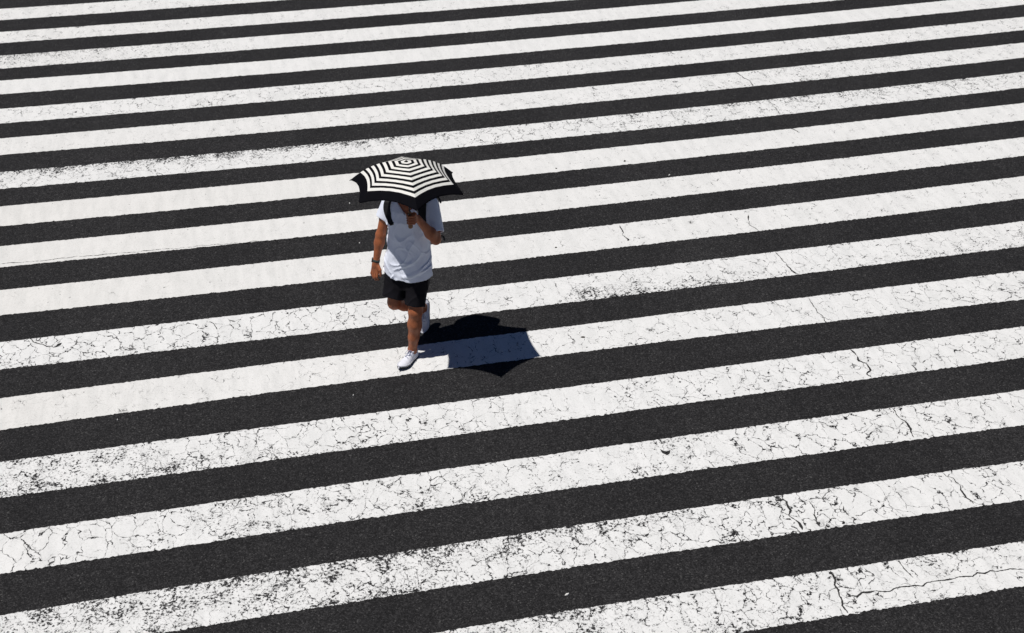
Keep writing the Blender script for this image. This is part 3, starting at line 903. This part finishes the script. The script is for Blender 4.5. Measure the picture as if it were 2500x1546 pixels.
def surf_f(l, z):
    """front surface of the shirt at (l, z)"""
    j = int(round((l - T.lo[1]) / T.h)); k = int(round((z - T.lo[2]) / T.h))
    col = T.g[:, min(max(j, 0), T.n[1] - 1), min(max(k, 0), T.n[2] - 1)]
    ii = np.where(col < 0)[0]
    return T.lo[0] + T.h * ii[-1] if len(ii) else -.07
def strap(pts, hw, name):
    """pts: (l, z) front points, top continues over the shoulder to the bag"""
    C = []
    for l, z in cr_spline(pts, 6): C.append(np.array([surf_f(l, z) + .006, l, z]))
    P = [np.array(p) for p in C]
    for i in range(1, len(P) - 1): P[i][0] = max(P[i][0], (P[i - 1][0] + P[i + 1][0]) / 2)
    top = P[0]
    back = [np.array([-.17, top[1] * .7 + .075 * .3, 1.40]), np.array([-.125, top[1] * .85 + .01, 1.495]), np.array([-.06, top[1] * .95, 1.525])]
    P = cr_spline(back, 5)[:-1] + cr_spline([back[-1], (back[-1] + top) / 2 + (.015, 0, .012), top], 5)[:-1] + P
    V, Fc = [], []
    for i, p in enumerate(P):
        t = P[min(i + 1, len(P) - 1)] - P[max(0, i - 1)]; t = t / np.linalg.norm(t)
        s = np.array([0, 1, 0]); s = s - t * (s @ t); s /= np.linalg.norm(s); nn = np.cross(s, t)
        if nn[0] < 0 and nn[2] < 0: nn = -nn
        h = hw * (1 if i < len(P) - 6 else max(.5, 1 - (i - len(P) + 6) * .1))
        for a_, b_ in ((-1, -.5), (1, -.5), (1, .5), (-1, .5)): V.append(p + s * a_ * h + nn * b_ * .012)
    n = len(P)
    for i in range(n - 1):
        for k in range(4): Fc.append((4 * i + k, 4 * i + (k + 1) % 4, 4 * i + 4 + (k + 1) % 4, 4 * i + 4 + k))
    Fc += [(3, 2, 1, 0), (4 * n - 4, 4 * n - 3, 4 * n - 2, 4 * n - 1)]
    link(name, mesh_of(name, V, Fc), M_BLACK, bpk, smooth=False)
strap([(-.098, 1.475), (-.104, 1.42), (-.086, 1.365), (-.056, 1.325), (-.040, 1.295)], .029, "shoulder_strap")
strap([(.205, 1.475), (.212, 1.42), (.218, 1.37), (.236, 1.315), (.246, 1.29)], .033, "shoulder_strap")
def webbing(P, r):
    V, Fc = tube(cr_spline(P, 5), r, 6); link("loose_webbing", mesh_of("loose_webbing", V, Fc), M_BLACK, bpk)

# ------------------------------------------------------------------ umbrella
umb = bpy.data.objects.new("umbrella", None); scene.collection.objects.link(umb)
umb.location = unloc(GRIP_BOT_L)
umb["label"] = "black and cream ring-striped compact umbrella held over the walker's head"; umb["category"] = "umbrella"
UO = np.array(umb.location)
nrm = np.array(UN); ex = np.cross([0, 1, 0], nrm); ex /= np.linalg.norm(ex); ey = np.cross(nrm, ex)
R0, DROP, ROT = .488, .223, -1.561
AP = np.array(APEX)
PW = 2.1
prof_s = np.linspace(0, 1, 200); prof_r = R0 * prof_s; prof_z = DROP * prof_s ** PW
arc_ = np.concatenate([[0], np.cumsum(np.hypot(np.diff(prof_r), np.diff(prof_z)))]); ARC = arc_[-1]
def rib_pt(i, s):
    r = np.interp(s * ARC, arc_, prof_r); d = np.interp(s * ARC, arc_, prof_z)
    a = ROT + i * math.pi / 3
    return AP - nrm * d + r * (ex * math.cos(a) + ey * math.sin(a))
per = 1 / 10.15
bands = [0, .33 * per]
for k in range(8):
    bands += [(.33 + k + .53) * per, (.33 + k + 1) * per] if k < 7 else [(.33 + k + .60) * per]
bands.append(1.0)
V, Fc, MI = [], [], []
NU = 14
for p in range(6):
    rows = []
    for bi in range(len(bands) - 1):
        nsub = 6 if bi == len(bands) - 2 else 2
        for q in range(nsub): rows.append((bands[bi] + (bands[bi + 1] - bands[bi]) * q / nsub, bi))
    rows.append((1.0, -1))
    base = len(V)
    for s, bi in rows:
        for u in range(NU + 1):
            t = u / NU; w_ = 4 * t * (1 - t)
            sp = s * (1 - .105 * s ** 1.4 * w_)
            A_, B_ = rib_pt(p, sp), rib_pt(p + 1, sp)
            P_ = A_ * (1 - t) + B_ * t
            P_ = P_ + nrm * (-.014 * s * w_ * (1 - s))     # light billow
            P_ = P_ + nrm * (.0012 * s * math.sin(9 * t * math.pi + p * 2 + s * 5) * w_)
            V.append(P_ - UO)
    m_ = NU + 1
    for r in range(len(rows) - 1):
        for u in range(NU):
            a_ = base + r * m_ + u
            Fc.append((a_, a_ + m_, a_ + m_ + 1, a_ + 1)); MI.append(0 if rows[r][1] % 2 == 0 else 1)
me = mesh_of("canopy", V, Fc)
can = link("canopy", me, [M_UBLACK, M_UWHITE], umb)
me.polygons.foreach_set("material_index", MI)
import bmesh
bm = bmesh.new(); bm.from_mesh(me); bmesh.ops.remove_doubles(bm, verts=bm.verts, dist=.0004)
bmesh.ops.recalc_face_normals(bm, faces=bm.faces)
for e in bm.edges:                                          # keep the rib creases crisp
    if len(e.link_faces) == 2 and e.calc_face_angle(0) > .12: e.smooth = False
bm.to_mesh(me); bm.free()
so = can.modifiers.new("cloth_thickness", 'SOLIDIFY'); so.thickness = .0012; so.offset = -1
def wpart(name, P, r, mat, seg=8):
    V, Fc = tube([np.array(q) - UO for q in P], r, seg)
    return link(name, mesh_of(name, V, Fc), mat, umb)
hub = AP - nrm * .03
for i in range(6):
    wpart("rib", [rib_pt(i, s) - nrm * .006 for s in np.linspace(.03, .985, 14)], .0022, M_METAL, 6)
gb = np.array(unloc(GRIP_BOT_L)); pdw = (AP - gb) / np.linalg.norm(AP - gb)
run_ = AP - pdw * .20
for i in range(6):
    wpart("stretcher", [run_, rib_pt(i, .42) - nrm * .008], .0018, M_METAL, 6)
    tp = rib_pt(i, 1.0); od = tp - rib_pt(i, .95); od /= np.linalg.norm(od)
    wpart("rib_tip", [tp - od * .012 - nrm * .001, tp + od * .006 - nrm * .001], [.0035, .0028], M_METAL, 8)
wpart("shaft", [AP - pdw * .012, gb + pdw * .14], .0055, M_METAL, 12)
wpart("ferrule", [AP - pdw * .004, AP + pdw * .006, AP + pdw * .009, AP + pdw * .010], [.012, .010, .006, .002], M_BLACK, 14)
hp = [gb + pdw * t for t in (0, .004, .012, .04, .08, .12, .145, .15)]
wpart("handle", hp, [.012, .017, .0195, .0185, .0155, .0135, .012, .008], M_WOOD, 16)

# tie strap of the umbrella and loose backpack webbing, seen past his left shoulder
webbing([(-.20, .235, 1.44), (-.215, .262, 1.46), (-.215, .285, 1.435), (-.21, .292, 1.41)], .0075)
webbing([(-.19, .22, 1.10), (-.17, .27, 1.12), (-.13, .335, 1.14), (-.12, .348, 1.11)], .007)
